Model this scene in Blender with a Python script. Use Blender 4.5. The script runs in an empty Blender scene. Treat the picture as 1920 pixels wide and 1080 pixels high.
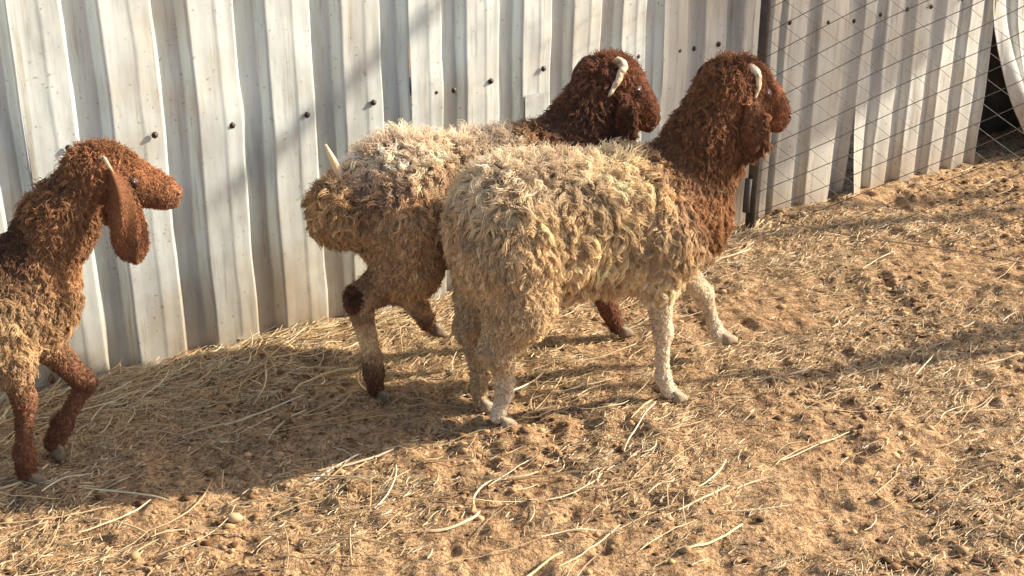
import bpy, math, random
import numpy as np
from mathutils import Vector, Matrix

rng = np.random.default_rng(7)
random.seed(7)
SC = bpy.context.scene
COL = SC.collection

# ------------------------------------------------------------------ camera
CAM_H = 1.55
cam_d = bpy.data.cameras.new('camera')
cam = bpy.data.objects.new('camera', cam_d)
COL.objects.link(cam)
cam.location = (0, 0, CAM_H)
cam.rotation_euler = (math.radians(90 - 23), 0, 0)
cam_d.sensor_width = 36.0
cam_d.lens = 2500.0 / 1920.0 * 36.0
cam_d.clip_start = 0.05
cam_d.clip_end = 400
SC.camera = cam

# ------------------------------------------------------------------ light
SUN_AZ, SUN_EL = math.radians(14), math.radians(27)
SUN = Vector((math.cos(SUN_AZ) * math.cos(SUN_EL), math.sin(SUN_AZ) * math.cos(SUN_EL), math.sin(SUN_EL)))
world = bpy.data.worlds.new('World')
SC.world = world
world.use_nodes = True
wn = world.node_tree
sky = wn.nodes.new('ShaderNodeTexSky')
sky.sky_type = 'NISHITA'
sky.sun_disc = False
sky.sun_elevation = SUN_EL
sky.sun_rotation = math.pi / 2 - SUN_AZ
sky.dust_density = 3.0
sky.air_density = 1.0
bgn = wn.nodes['Background']
bgn.inputs['Strength'].default_value = 0.100
wn.links.new(sky.outputs[0], bgn.inputs['Color'])
sd = bpy.data.lights.new('sun', 'SUN')
sd.energy = 5.0
sd.angle = math.radians(1.0)
sd.color = (1.0, 0.86, 0.665)
so = bpy.data.objects.new('sun', sd)
COL.objects.link(so)
so.rotation_euler = SUN.to_track_quat('Z', 'Y').to_euler()
so.location = SUN * 30
SC.view_settings.view_transform = 'Standard'
SC.view_settings.look = 'None'
SC.view_settings.gamma = 1.0
SC.view_settings.use_curve_mapping = False
SC.view_settings.exposure = 1.08
SC.cycles.max_bounces = 6
SC.cycles.diffuse_bounces = 3
SC.cycles.glossy_bounces = 2
SC.cycles.transmission_bounces = 3
SC.cycles_curves.shape = 'RIBBONS'

# ------------------------------------------------------------------ helpers
def tag(o, label=None, cat=None, group=None, kind=None):
    if label: o['label'] = label
    if cat: o['category'] = cat
    if group: o['group'] = group
    if kind: o['kind'] = kind
    return o

def empty(name, loc=(0, 0, 0), rz=0.0):
    o = bpy.data.objects.new(name, None)
    o.empty_display_size = 0.1
    COL.objects.link(o)
    o.location = loc
    o.rotation_euler = (0, 0, rz)
    return o

def np_mesh(name, verts, faces, mat, parent=None, smooth=True, col=None):
    """faces: (n,3) or (n,4) array"""
    verts = np.ascontiguousarray(verts, dtype=np.float32)
    faces = np.ascontiguousarray(faces, dtype=np.int32)
    k = faces.shape[1]
    me = bpy.data.meshes.new(name)
    me.vertices.add(len(verts))
    me.vertices.foreach_set('co', verts.ravel())
    me.loops.add(faces.size)
    me.loops.foreach_set('vertex_index', faces.ravel())
    me.polygons.add(len(faces))
    me.polygons.foreach_set('loop_start', np.arange(0, faces.size, k, dtype=np.int32))
    me.polygons.foreach_set('loop_total', np.full(len(faces), k, dtype=np.int32))
    me.polygons.foreach_set('use_smooth', np.full(len(faces), smooth))
    if col is not None:
        a = me.attributes.new('col', 'FLOAT_COLOR', 'POINT')
        c4 = np.ones((len(verts), 4), dtype=np.float32)
        c4[:, :3] = col
        a.data.foreach_set('color', c4.ravel())
    me.update(calc_edges=True)
    me.validate()
    if mat: me.materials.append(mat)
    o = bpy.data.objects.new(name, me)
    COL.objects.link(o)
    if parent: o.parent = parent
    return o

def _hash(ix, iy, seed):
    h = (ix * 374761393 + iy * 668265263 + seed * 1442695041).astype(np.int64) & 0xffffffff
    h = ((h ^ (h >> 13)) * 1274126177) & 0xffffffff
    h = h ^ (h >> 16)
    return (h & 0xffff) / 65535.0

def vnoise(x, y, s, seed=0):
    x = np.asarray(x) / s; y = np.asarray(y) / s
    ix = np.floor(x).astype(np.int64); iy = np.floor(y).astype(np.int64)
    fx = x - ix; fy = y - iy
    fx = fx * fx * (3 - 2 * fx); fy = fy * fy * (3 - 2 * fy)
    a = _hash(ix, iy, seed); b = _hash(ix + 1, iy, seed)
    c = _hash(ix, iy + 1, seed); d = _hash(ix + 1, iy + 1, seed)
    return (a + (b - a) * fx) * (1 - fy) + (c + (d - c) * fx) * fy - 0.5

def nmat(name):
    m = bpy.data.materials.new(name)
    m.use_nodes = True
    nt = m.node_tree
    b = nt.nodes['Principled BSDF']
    return m, nt, b

def N(nt, t, **kw):
    n = nt.nodes.new(t)
    for k, v in kw.items():
        setattr(n, k, v)
    return n

def ramp(nt, src, stops):
    r = N(nt, 'ShaderNodeValToRGB')
    el = r.color_ramp.elements
    while len(el) > len(stops): el.remove(el[-1])
    while len(el) < len(stops): el.new(1)
    for e, (p, c) in zip(el, stops):
        e.position = p
        e.color = (*c, 1) if len(c) == 3 else c
    nt.links.new(src, r.inputs[0])
    return r.outputs[0]

def noise(nt, scale, detail=4, rough=0.6, vec=None, dist=0):
    n = N(nt, 'ShaderNodeTexNoise')
    n.inputs['Scale'].default_value = scale
    n.inputs['Detail'].default_value = detail
    n.inputs['Roughness'].default_value = rough
    n.inputs['Distortion'].default_value = dist
    if vec is not None: nt.links.new(vec, n.inputs['Vector'])
    return n.outputs[0]

def mixc(nt, fac, a, b, mode='MIX'):
    m = N(nt, 'ShaderNodeMix', data_type='RGBA', blend_type=mode)
    for i, v in ((0, fac), (6, a), (7, b)):
        if isinstance(v, (int, float)): m.inputs[i].default_value = v
        elif isinstance(v, tuple): m.inputs[i].default_value = (*v, 1)
        else: nt.links.new(v, m.inputs[i])
    return m.outputs[2]

def bump(nt, b, h, strength=0.5, dist=0.01, prev=None):
    n = N(nt, 'ShaderNodeBump')
    n.inputs['Strength'].default_value = strength
    n.inputs['Distance'].default_value = dist
    nt.links.new(h, n.inputs['Height'])
    if prev is not None: nt.links.new(prev, n.inputs['Normal'])
    nt.links.new(n.outputs[0], b.inputs['Normal'])
    return n.outputs[0]

# ------------------------------------------------------------------ materials
def mat_ground():
    m, nt, b = nmat('trodden_dung_litter')
    g = N(nt, 'ShaderNodeNewGeometry').outputs['Position']
    n1 = noise(nt, 2.2, 4, 0.6, g)
    n2 = noise(nt, 38, 5, 0.7, g)
    n3 = noise(nt, 130, 3, 0.7, g)
    base = ramp(nt, n1, [(0.3, (0.20, 0.112, 0.058)), (0.5, (0.385, 0.245, 0.132)), (0.72, (0.49, 0.335, 0.185))])
    dark = ramp(nt, n2, [(0.38, (0.145, 0.078, 0.040)), (0.50, (0.41, 0.27, 0.155)), (0.68, (0.55, 0.40, 0.24))])
    c = mixc(nt, 0.62, base, dark)
    sp = ramp(nt, n3, [(0.36, (0.45, 0.40, 0.36)), (0.52, (1, 1, 1)), (0.7, (1.25, 1.2, 1.1))])
    c = mixc(nt, 1.0, c, sp, 'MULTIPLY')
    nt.links.new(c, b.inputs['Base Color'])
    b.inputs['Roughness'].default_value = 0.95
    b.inputs['Specular IOR Level'].default_value = 0.15
    p = bump(nt, b, n2, 0.8, 0.012)
    bump(nt, b, n3, 0.9, 0.006, p)
    return m

def mat_attr(name, rough=0.8, spec=0.3, transl=0.0):
    m, nt, b = nmat(name)
    a = N(nt, 'ShaderNodeAttribute', attribute_name='col')
    nt.links.new(a.outputs['Color'], b.inputs['Base Color'])
    b.inputs['Roughness'].default_value = rough
    b.inputs['Specular IOR Level'].default_value = spec
    if transl > 0:
        t = N(nt, 'ShaderNodeBsdfTranslucent')
        nt.links.new(a.outputs['Color'], t.inputs['Color'])
        mx = N(nt, 'ShaderNodeMixShader')
        mx.inputs[0].default_value = transl
        nt.links.new(b.outputs[0], mx.inputs[1])
        nt.links.new(t.outputs[0], mx.inputs[2])
        nt.links.new(mx.outputs[0], nt.nodes['Material Output'].inputs['Surface'])
    return m

def mat_panel(name='galvanised_sheet', tint=(0.60, 0.665, 0.675)):
    m, nt, b = nmat(name)
    tc = N(nt, 'ShaderNodeTexCoord').outputs['Object']
    mp = N(nt, 'ShaderNodeMapping')
    mp.inputs['Scale'].default_value = (1, 1, 0.16)
    nt.links.new(tc, mp.inputs['Vector'])
    st = noise(nt, 16, 5, 0.65, mp.outputs[0])
    n2 = noise(nt, 3.5, 4, 0.6, tc)
    n3 = noise(nt, 70, 3, 0.6, tc)
    c = ramp(nt, st, [(0.30, tuple(x * 0.72 for x in tint)), (0.5, tint), (0.72, tuple(min(1, x * 1.14) for x in tint))])
    dirt = ramp(nt, n2, [(0.48, (0, 0, 0)), (0.72, (0.5, 0.5, 0.5))])
    c = mixc(nt, dirt, c, (0.50, 0.42, 0.31))
    # splashed mud near the foot
    sep = N(nt, 'ShaderNodeSeparateXYZ')
    nt.links.new(tc, sep.inputs[0])
    mr = N(nt, 'ShaderNodeMapRange')
    mr.inputs[1].default_value = 0.0; mr.inputs[2].default_value = 0.30
    mr.inputs[3].default_value = 1.15; mr.inputs[4].default_value = 0.0
    nt.links.new(sep.outputs[2], mr.inputs[0])
    mul = N(nt, 'ShaderNodeMath', operation='MULTIPLY')
    nt.links.new(mr.outputs[0], mul.inputs[0]); nt.links.new(n2, mul.inputs[1])
    c = mixc(nt, mul.outputs[0], c, (0.36, 0.25, 0.14))
    sp = ramp(nt, n3, [(0.28, (0.50, 0.38, 0.28)), (0.36, (1, 1, 1))])
    c = mixc(nt, 0.7, c, sp, 'MULTIPLY')
    mp2 = N(nt, 'ShaderNodeMapping')
    mp2.inputs['Scale'].default_value = (1, 1, 0.045)
    nt.links.new(tc, mp2.inputs['Vector'])
    st2 = noise(nt, 60, 4, 0.7, mp2.outputs[0])
    run = ramp(nt, st2, [(0.30, (0.62, 0.50, 0.38)), (0.44, (1, 1, 1)), (0.6, (1, 1, 1)), (0.72, (0.86, 0.83, 0.78))])
    c = mixc(nt, 0.65, c, run, 'MULTIPLY')
    nt.links.new(c, b.inputs['Base Color'])
    b.inputs['Metallic'].default_value = 0.30
    b.inputs['Roughness'].default_value = 0.42
    b.inputs['Specular IOR Level'].default_value = 0.4
    p = bump(nt, b, n2, 0.25, 0.02)
    bump(nt, b, st, 0.12, 0.006, p)
    return m

def mat_simple(name, col, rough=0.6, metal=0.0, var=0.3, scale=40, bmp=0.3, spec=0.4):
    m, nt, b = nmat(name)
    tc = N(nt, 'ShaderNodeTexCoord').outputs['Object']
    n = noise(nt, scale, 4, 0.6, tc)
    c = ramp(nt, n, [(0.3, tuple(x * (1 - var) for x in col)), (0.7, tuple(min(1, x * (1 + var)) for x in col))])
    nt.links.new(c, b.inputs['Base Color'])
    b.inputs['Roughness'].default_value = rough
    b.inputs['Metallic'].default_value = metal
    b.inputs['Specular IOR Level'].default_value = spec
    bump(nt, b, n, bmp, 0.003)
    return m

def mat_horn():
    m, nt, b = nmat('horn_keratin')
    tc = N(nt, 'ShaderNodeTexCoord').outputs['Object']
    n = noise(nt, 55, 4, 0.6, tc, 0.5)
    c = ramp(nt, n, [(0.36, (0.28, 0.18, 0.10)), (0.46, (0.58, 0.44, 0.29)), (0.62, (0.74, 0.62, 0.46))])
    nt.links.new(c, b.inputs['Base Color'])
    b.inputs['Roughness'].default_value = 0.5
    bump(nt, b, n, 0.6, 0.003)
    return m

M_GROUND = mat_ground()
M_STRAW = mat_attr('dry_straw', 0.55, 0.35, 0.15)
M_CLOD = mat_attr('dry_clods', 0.95, 0.1)
M_PANEL = mat_panel()
M_PANEL2 = mat_panel('galvanised_sheet_grey', (0.565, 0.60, 0.60))
M_SCREW = mat_simple('rusty_screw', (0.075, 0.05, 0.04), 0.6, 0.3)
M_POST = mat_simple('weathered_steel_pipe', (0.085, 0.075, 0.068), 0.6, 0.3, 0.35, 30)
M_WIRE = mat_simple('dull_wire', (0.16, 0.155, 0.145), 0.55, 0.4, 0.3, 60, 0.0)
M_WOOL = mat_attr('wool_fibre', 0.7, 0.25, 0.22)
M_HIDE = mat_attr('sheep_hide', 0.85, 0.15)
M_HORN = mat_horn()
M_SHADEHORN = mat_simple('shaded_horn', (0.075, 0.055, 0.042), 0.45, 0, 0.3, 60)  # darker copy of the horn, shade painted in for the far side
M_PHOOF = mat_simple('pale_hoof_horn', (0.30, 0.235, 0.165), 0.7, 0, 0.4, 60)
M_HOOF = mat_simple('hoof_horn', (0.15, 0.11, 0.072), 0.6, 0, 0.4, 60)
M_EYE = mat_simple('sheep_eye', (0.018, 0.011, 0.008), 0.12, 0, 0.3, 80, 0.0, 0.8)
M_NOSE = mat_simple('bare_nose_skin', (0.055, 0.028, 0.022), 0.5, 0, 0.3, 90)
M_LID = mat_simple('eyelid_skin', (0.085, 0.036, 0.028), 0.6, 0, 0.3, 90)
M_BARK = mat_simple('grey_bark', (0.17, 0.125, 0.085), 0.9, 0, 0.4, 22, 0.8, 0.1)
M_GAPSHADE = mat_simple('gap_shade_dark', (0.17, 0.145, 0.12), 0.75, 0, 0.3, 12, 0.5)  # dark tone standing for the shade inside the fence gap

# ------------------------------------------------------------------ ground
TH = math.radians(33.12)
FT = np.array([math.cos(TH), math.sin(TH), 0.0])     # along the fence
FN = np.array([math.sin(TH), -math.cos(TH), 0.0])    # out of the fence, towards the pen
FO = np.array([0.0, 3.766, 0.0])

def fence_pt(s, z=0.0, d=0.0):
    return FO + FT * s + FN * d + np.array([0, 0, z])

_pr = np.random.default_rng(21)
PITS = np.stack([_pr.uniform(-1.4, 3.0, 130), _pr.uniform(1.7, 5.2, 130), _pr.uniform(0.022, 0.06, 130), _pr.uniform(0.006, 0.018, 130)], 1)

def ground_h(x, y):
    x = np.asarray(x, dtype=float); y = np.asarray(y, dtype=float)
    h = vnoise(x, y, 1.3, 1) * 0.030
    h += vnoise(x, y, 0.33, 2) * 0.020
    h += vnoise(x, y, 0.11, 3) * 0.016
    h += vnoise(x, y, 0.045, 4) * 0.014
    h += vnoise(x, y, 0.021, 5) * 0.009
    h -= 0.012 * np.clip(vnoise(x, y, 0.06, 6) - 0.22, 0, 1) * 4
    # litter banked against the fence on the left
    d = (x - FO[0]) * FN[0] + (y - FO[1]) * FN[1]
    s = (x - FO[0]) * FT[0] + (y - FO[1]) * FT[1]
    h += 0.008 * np.exp(-(d / 0.16) ** 2) * (0.5 + 0.9 * vnoise(s, d, 0.3, 9)) * (d > -0.6)
    return h

def ground_full(x, y):
    h = ground_h(x, y)
    for px, py, r, dp in PITS:
        q = ((x - px) ** 2 + (y - py) ** 2) / (r * r)
        sel = q < 9
        if np.any(sel):
            h = h - np.where(sel, dp * (np.exp(-q) - 0.35 * np.exp(-(np.sqrt(q) - 1.6) ** 2 * 4)), 0)
    return h

def stretched(n, lo, hi, far_lo, far_hi, dense=0.86):
    k = int(n * dense); e = (n - k) // 2
    mid = np.linspace(lo, hi, k)
    st = mid[1] - mid[0]
    q = np.linspace(0, 1, e + 1)[1:]
    a = lo - (st * e * q + (lo - far_lo - st * e) * q ** 4)
    b = hi + (st * e * q + (far_hi - hi - st * e) * q ** 4)
    return np.concatenate([a[::-1], mid, b])

gx = stretched(760, -1.6, 2.6, -120, 120)
gy = stretched(680, 1.75, 5.3, -120, 120)
X, Y = np.meshgrid(gx, gy)
Z = ground_full(X, Y)
far = np.clip((np.hypot(X, Y - 3) - 8) / 10, 0, 1)
Z = Z * (1 - far)
nx, ny = len(gx), len(gy)
V = np.stack([X.ravel(), Y.ravel(), Z.ravel()], 1)
idx = np.arange(nx * ny).reshape(ny, nx)
Fq = np.stack([idx[:-1, :-1].ravel(), idx[:-1, 1:].ravel(), idx[1:, 1:].ravel(), idx[1:, :-1].ravel()], 1)
ground = np_mesh('ground', V, Fq, M_GROUND)
tag(ground, 'trodden earth and dung litter floor of the sheep pen', kind='structure')

# ------------------------------------------------------------------ corrugated fence
FENCE_H = 1.85
fence = empty('corrugated_fence', (float(FO[0]), float(FO[1]), 0), TH)
tag(fence, 'tall grey white corrugated metal sheet fence behind the sheep', 'fence')

def profile(edges, depth=0.030, grooves=True, lit=0.58):
    """(s, d) points along the fence, finely sampled and slightly rounded; a raised crest starts at every edge"""
    ks, kd = [], []
    for a, b in zip(edges[:-1], edges[1:]):
        w = b - a
        c = lit * w
        if grooves:
            pts = [(0.0, depth), (0.13 * w, depth - .0018), (0.31 * w, depth - .0022), (0.345 * w, depth - .0009), (0.47 * w, depth - .0034), (c, depth - .0042)]
        else:
            pts = [(0.0, depth), (0.12 * w, depth - .0022), (0.3 * w, depth - .0022), (0.45 * w, depth - .003), (c, depth - .0045)]
        pts += [(c + 0.05 * w, .0012), (c + 0.07 * w, 0), (w * 0.76, 0.0008), (w * 0.895, 0.0), (w * 0.975, depth - .002)]
        ks += [a + p[0] for p in pts]; kd += [p[1] for p in pts]
    ks.append(edges[-1]); kd.append(depth)
    n = int((edges[-1] - edges[0]) / 0.0030)
    q = np.linspace(edges[0], edges[-1], n)
    d = np.interp(q, ks, kd)
    d[1:-1] = (d[:-2] + 4 * d[1:-1] + d[2:]) / 6
    return list(zip(q, d))

def panel(edges, z0=-0.06, z1=FENCE_H, mat=None, depth=0.030, seed=0, amp=0.004, warp=None, off=0.0, lit=0.58, grooves=True):
    pr = profile(edges, depth, grooves, lit=lit)
    # overlap a little past the last crest
    rows = np.concatenate([np.linspace(z0, 0.9, 40), np.linspace(0.95, z1, 14)])
    S = np.array([p[0] for p in pr]); D = np.array([p[1] for p in pr])
    vs = []
    for z in rows:
        s = S + vnoise(S * 0 + z, S, 0.35, seed) * amp * 1.5 + vnoise(S * 0 + z, S, 0.12, seed + 1) * amp * 0.8
        d = D + off + vnoise(S * 0 + z, S, 0.28, seed + 2) * amp * 2.0 + vnoise(S * 0 + z, S, 0.09, seed + 3) * amp * 1.3
        if warp: s, d, zz = warp(s, d, np.full_like(s, z))
        else: zz = np.full_like(s, z)
        vs.append(np.stack([s, -d, zz], 1))
    V = np.concatenate(vs)
    n = len(S); idx = np.arange(len(V)).reshape(len(rows), n)
    F = np.stack([idx[:-1, :-1].ravel(), idx[:-1, 1:].ravel(), idx[1:, 1:].ravel(), idx[1:, :-1].ravel()], 1)
    o = np_mesh('panel', V, F, mat or M_PANEL, fence, smooth=True)
    md = o.modifiers.new('thickness', 'SOLIDIFY'); md.thickness = 0.0012; md.offset = -1
    return o

panel([-3.5, -3.3, -3.1, -2.9, -2.7, -2.5, -2.3], seed=10)
panel([-2.3, -2.1, -1.93, -1.74, -1.55, -1.368], seed=20, off=0.001)
panel([-1.368, -1.163, -0.952, -0.752, -0.543, -0.349], seed=30, off=-0.0015)
panel([-0.349, -0.169, 0.018, 0.192, 0.368, 0.53], seed=40, off=0.0015)
panel([0.53, 0.70, 0.86, 0.985], seed=50, off=-0.001, mat=M_PANEL2)
def bend1(s, d, z):
    f = np.clip((0.33 - z) / 0.33, 0, 1) ** 1.6 * np.clip((s - 1.30) / 0.1, 0, 1)
    return s - 0.008 * f, d - 0.02 * f, z
panel([0.985, 1.045, 1.20, 1.412], seed=60, mat=M_PANEL2, depth=0.026, warp=bend1, lit=0.62, grooves=False)
def bend2(s, d, z):
    f = np.clip((0.36 - z) / 0.36, 0, 1) ** 1.4 * np.clip((1.50 - s) / 0.1, 0, 1)
    g = np.clip((z) / 0.7, 0, 1) * 0.0
    e = np.clip((s - 1.95) / 0.14, 0, 1) * np.clip((0.55 - z) / 0.55, 0, 1)
    return s + 0.010 * f - 0.015 * e, d + 0.035 * f + 0.01 * e, z
panel([1.405, 1.525, 1.675, 1.83, 1.965, 2.10], seed=70, mat=M_PANEL2, depth=0.026, warp=bend2, lit=0.55, grooves=False)
def bend3(s, d, z):
    f = np.clip((0.62 - z) / 0.6, 0, 1) ** 1.5 * np.clip((2.75 - s) / 0.6, 0, 1)
    return s + 0.26 * f, d + 0.10 * f * (1 + 0.5 * np.sin(s * 30)), z
panel([2.08, 2.22, 2.36, 2.50, 2.66, 2.82], seed=80, mat=M_PANEL2, depth=0.026, warp=bend3, lit=0.55, grooves=False, off=-0.004)
panel([2.82, 2.98, 3.14, 3.30, 3.46, 3.62, 3.78], seed=90, mat=M_PANEL2)
panel([3.78, 3.94, 4.10, 4.26, 4.42, 4.58, 4.8], seed=95, mat=M_PANEL2)

def lathe(profile_pts, seg, axis='z'):
    vs = []; fs = []
    n = len(profile_pts)
    for r, z in profile_pts:
        for k in range(seg):
            a = 2 * math.pi * k / seg
            vs.append((r * math.cos(a), r * math.sin(a), z))
    for i in range(n - 1):
        for k in range(seg):
            fs.append((i * seg + k, i * seg + (k + 1) % seg, (i + 1) * seg + (k + 1) % seg, (i + 1) * seg + k))
    return np.array(vs), np.array(fs)

sv, sf = lathe([(0.0, 0.0), (0.0092, 0.0), (0.0080, 0.0016), (0.0048, 0.002), (0.0045, 0.0048), (0.0, 0.0052)], 7)
screw0 = None
for s, z in [(-1.276, .619), (-1.066, .617), (-.865, .61), (-.658, .606), (-.463, .61), (-.269, .611), (-.212, .608), (-.09, .617), (.089, .629), (.265, .633),
             (.435, .621), (.596, .617), (.655, .617), (.756, .618), (1.06, .651), (1.235, .632), (1.358, .623), (1.485, .63), (1.617, .634), (1.74, .63), (1.90, .64), (-1.47, .62)]:
    if screw0 is None:
        o = screw0 = np_mesh('screw', sv, sf, M_SCREW, fence, smooth=True)
    else:
        o = screw0.copy(); COL.objects.link(o)
    o.location = (s, -0.0300 if s < .99 else -0.0265, z)
    o.rotation_euler = (math.radians(90), random.uniform(-.3, .3), 0)

# rail behind the sheets and a lapped repair patch
def box_np(x0, x1, y0, y1, z0, z1):
    v = np.array([(x, y, z) for x in (x0, x1) for y in (y0, y1) for z in (z0, z1)])
    f = np.array([(0, 1, 3, 2), (4, 6, 7, 5), (0, 4, 5, 1), (2, 3, 7, 6), (0, 2, 6, 4), (1, 5, 7, 3)])
    return v, f
for z in (0.62, 1.6):
    v, f = box_np(-3.5, 2.0, 0.012, 0.05, z - .02, z + .02)
    np_mesh('rail', v, f, M_POST, fence, smooth=False)
v, f = box_np(2.85, 4.8, 0.012, 0.05, 1.58, 1.62)
np_mesh('rail', v, f, M_POST, fence, smooth=False)
patch = np_mesh('patch', *box_np(0.024, 0.092, -0.0335, -0.0325, 0.30, 0.56), M_PANEL, fence, smooth=False)

# dark sheet added behind the broken gap, standing in for its shade
def gap_shade():
    n, m_ = 30, 20
    vs = []
    for j in range(m_):
        for i in range(n):
            s = 1.7 + 1.6 * i / (n - 1); z = 1.7 * j / (m_ - 1)
            d = -0.22 + 0.03 * math.sin(i * 0.9 + j * 0.15) + 0.015 * math.sin(i * 2.3 + 1)
            vs.append(fence_pt(s, z - 0.02, d))
    idx = np.arange(n * m_).reshape(m_, n)
    F = np.stack([idx[:-1, :-1].ravel(), idx[:-1, 1:].ravel(), idx[1:, 1:].ravel(), idx[1:, :-1].ravel()], 1)
    o = np_mesh('gap_shade_sheet', np.array(vs), F, M_GAPSHADE)
    md = o.modifiers.new('thickness', 'SOLIDIFY'); md.thickness = 0.003
    return tag(o, 'dark sheet added to stand for the shade in the torn gap of the fence', 'tarpaulin')
gap_shade()

# ------------------------------------------------------------------ chain link fence
def tube_np(pts, rad, seg=6, cap=True):
    pts = np.asarray(pts, dtype=float)
    n = len(pts)
    rad = np.broadcast_to(np.asarray(rad, dtype=float), (n,))
    T = np.gradient(pts, axis=0); T /= np.linalg.norm(T, axis=1)[:, None] + 1e-12
    ref = np.array([0.0, 0.0, 1.0]) if abs(T[0][2]) < 0.8 else np.array([1.0, 0.0, 0.0])
    vs = []
    U = None
    for i in range(n):
        if U is None:
            U = np.cross(T[i], ref)
        else:
            U = U - T[i] * np.dot(U, T[i])
        U = U / np.linalg.norm(U)
        W = np.cross(T[i], U)
        for k in range(seg):
            a = 2 * math.pi * k / seg
            vs.append(pts[i] + rad[i] * (math.cos(a) * U + math.sin(a) * W))
    idx = np.arange(n * seg).reshape(n, seg)
    F = np.stack([idx[:-1].ravel(), np.roll(idx, -1, 1)[:-1].ravel(), np.roll(idx, -1, 1)[1:].ravel(), idx[1:].ravel()], 1)
    vs = np.array(vs)
    if cap:
        c0 = len(vs)
        vs = np.vstack([vs, pts[0], pts[-1]])
        e = []
        for k in range(seg):
            e.append((c0, idx[0][(k + 1) % seg], idx[0][k], idx[0][k]))
            e.append((c0 + 1, idx[-1][k], idx[-1][(k + 1) % seg], idx[-1][(k + 1) % seg]))
        # degenerate quads avoided: store as separate tris later
        tris = np.array([(a, b, c) for a, b, c, _ in e])
        quads = F
        t2 = np.concatenate([quads[:, [0, 1, 2]], quads[:, [0, 2, 3]], tris])
        return vs, t2
    return vs, np.concatenate([F[:, [0, 1, 2]], F[:, [0, 2, 3]]])

def join_np(parts):
    vs, fs, o = [], [], 0
    for v, f in parts:
        vs.append(v); fs.append(f + o); o += len(v)
    return np.concatenate(vs), np.concatenate(fs)

P0 = np.array([0.795, 4.185, 0.0])
P1 = P0 + np.array([0.770, -0.412, 0]) / np.linalg.norm([0.770, -0.412]) * 1.546
link = empty('chain_link_fence', tuple(P0))
tag(link, 'rusty chain link fence on a dark pipe post at the right', 'fence')
CD = (P1 - P0) / np.linalg.norm(P1 - P0)
CNn = np.array([-CD[1], CD[0], 0])
v, f = tube_np([(0, 0, -0.1), (0, 0, 0.6), (0, 0, 1.7)], 0.017, 12)
np_mesh('post', v, f, M_POST, link)
e = CD * 1.546
v, f = tube_np([(e[0], e[1], -0.1), (e[0], e[1], 0.8), (e[0], e[1], 1.7)], 0.019, 12)
np_mesh('post', v, f, M_POST, link)
v, f = tube_np([(-.02, -.018, .055), (-.02, -.018, .10), (-.018, -.018, .17)], 0.012, 8)
np_mesh('post_brace', v, f, M_POST, link)
parts = []
dh, dw = 0.076, 0.122
topz, botz = 1.62, 0.03
def cl(xa, z, ph):
    sag = 0.010 * vnoise(np.array(xa), np.array(z), 0.35, 77) * 2
    off = 0.03 * vnoise(np.array(xa), np.array(z), 0.6, 78)
    p = CD * xa + CNn * (ph + float(off))
    return np.array([p[0], p[1], z + float(sag)])
slope = dh / dw
for fam in (1, -1):
    for i in range(-60, 80):
        z0 = botz + i * dh + (0 if fam == 1 else 0)
        pts = []
        for j in range(0, 41):
            xa = 1.546 * j / 40
            z = z0 + fam * slope * xa
            if botz <= z <= topz: pts.append(cl(xa, z, 0.0012 * fam))
        if len(pts) > 1: parts.append(tube_np(np.array(pts), 0.00125 if fam == 1 else 0.00075, 4, False))
for z in (botz, topz):
    parts.append(tube_np(np.array([cl(x, z, 0) for x in np.linspace(0, 1.546, 10)]), 0.0013, 4, False))
v, f = join_np(parts)
tag(np_mesh('wire_mesh', v, f, M_WIRE, link), kind='stuff')

# ------------------------------------------------------------------ sheep
def smin(a, b, k):
    h = np.maximum(k - np.abs(a - b), 0) / k
    return np.minimum(a, b) - h * h * k * 0.25

def sd_rc(P, a, b, r1, r2, sy=1.0):
    a = np.array(a, dtype=float); b = np.array(b, dtype=float)
    if sy != 1.0:
        cy = (a[1] + b[1]) / 2
        P = P.copy(); P[..., 1] = (P[..., 1] - cy) / sy + cy
    ab = b - a
    L2 = ab @ ab
    t = np.clip(((P - a) @ ab) / L2, 0, 1)
    q = P - a - t[..., None] * ab
    d = np.sqrt((q * q).sum(-1)) - (r1 + (r2 - r1) * t)
    return d * (sy if sy < 1 else 1)

def sd_el(P, c, r):
    c = np.array(c, dtype=float); r = np.array(r, dtype=float)
    q = P - c
    k0 = np.sqrt(((q / r) ** 2).sum(-1)); k1 = np.sqrt(((q / (r * r)) ** 2).sum(-1)) + 1e-9
    return k0 * (k0 - 1) / k1

def prim_d(P, p):
    if p['t'] == 'rc': return sd_rc(P, p['a'], p['b'], p['ra'], p['rb'], p.get('sy', 1.0))
    return sd_el(P, p['a'], p['r'])

def rc(g, a, ra, b, rb, k=0.03, sy=1.0): return dict(t='rc', g=g, a=a, ra=ra, b=b, rb=rb, k=k, sy=sy)
def el(g, c, r, k=0.03): return dict(t='el', g=g, a=c, r=r, k=k)

def leg(kind, pts, rads, ks=0.02, gs=None):
    out = []
    for i in range(len(pts) - 1):
        out.append(rc(gs[i], pts[i], rads[i], pts[i + 1], rads[i + 1], ks if i else 0.045))
    return out

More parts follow.
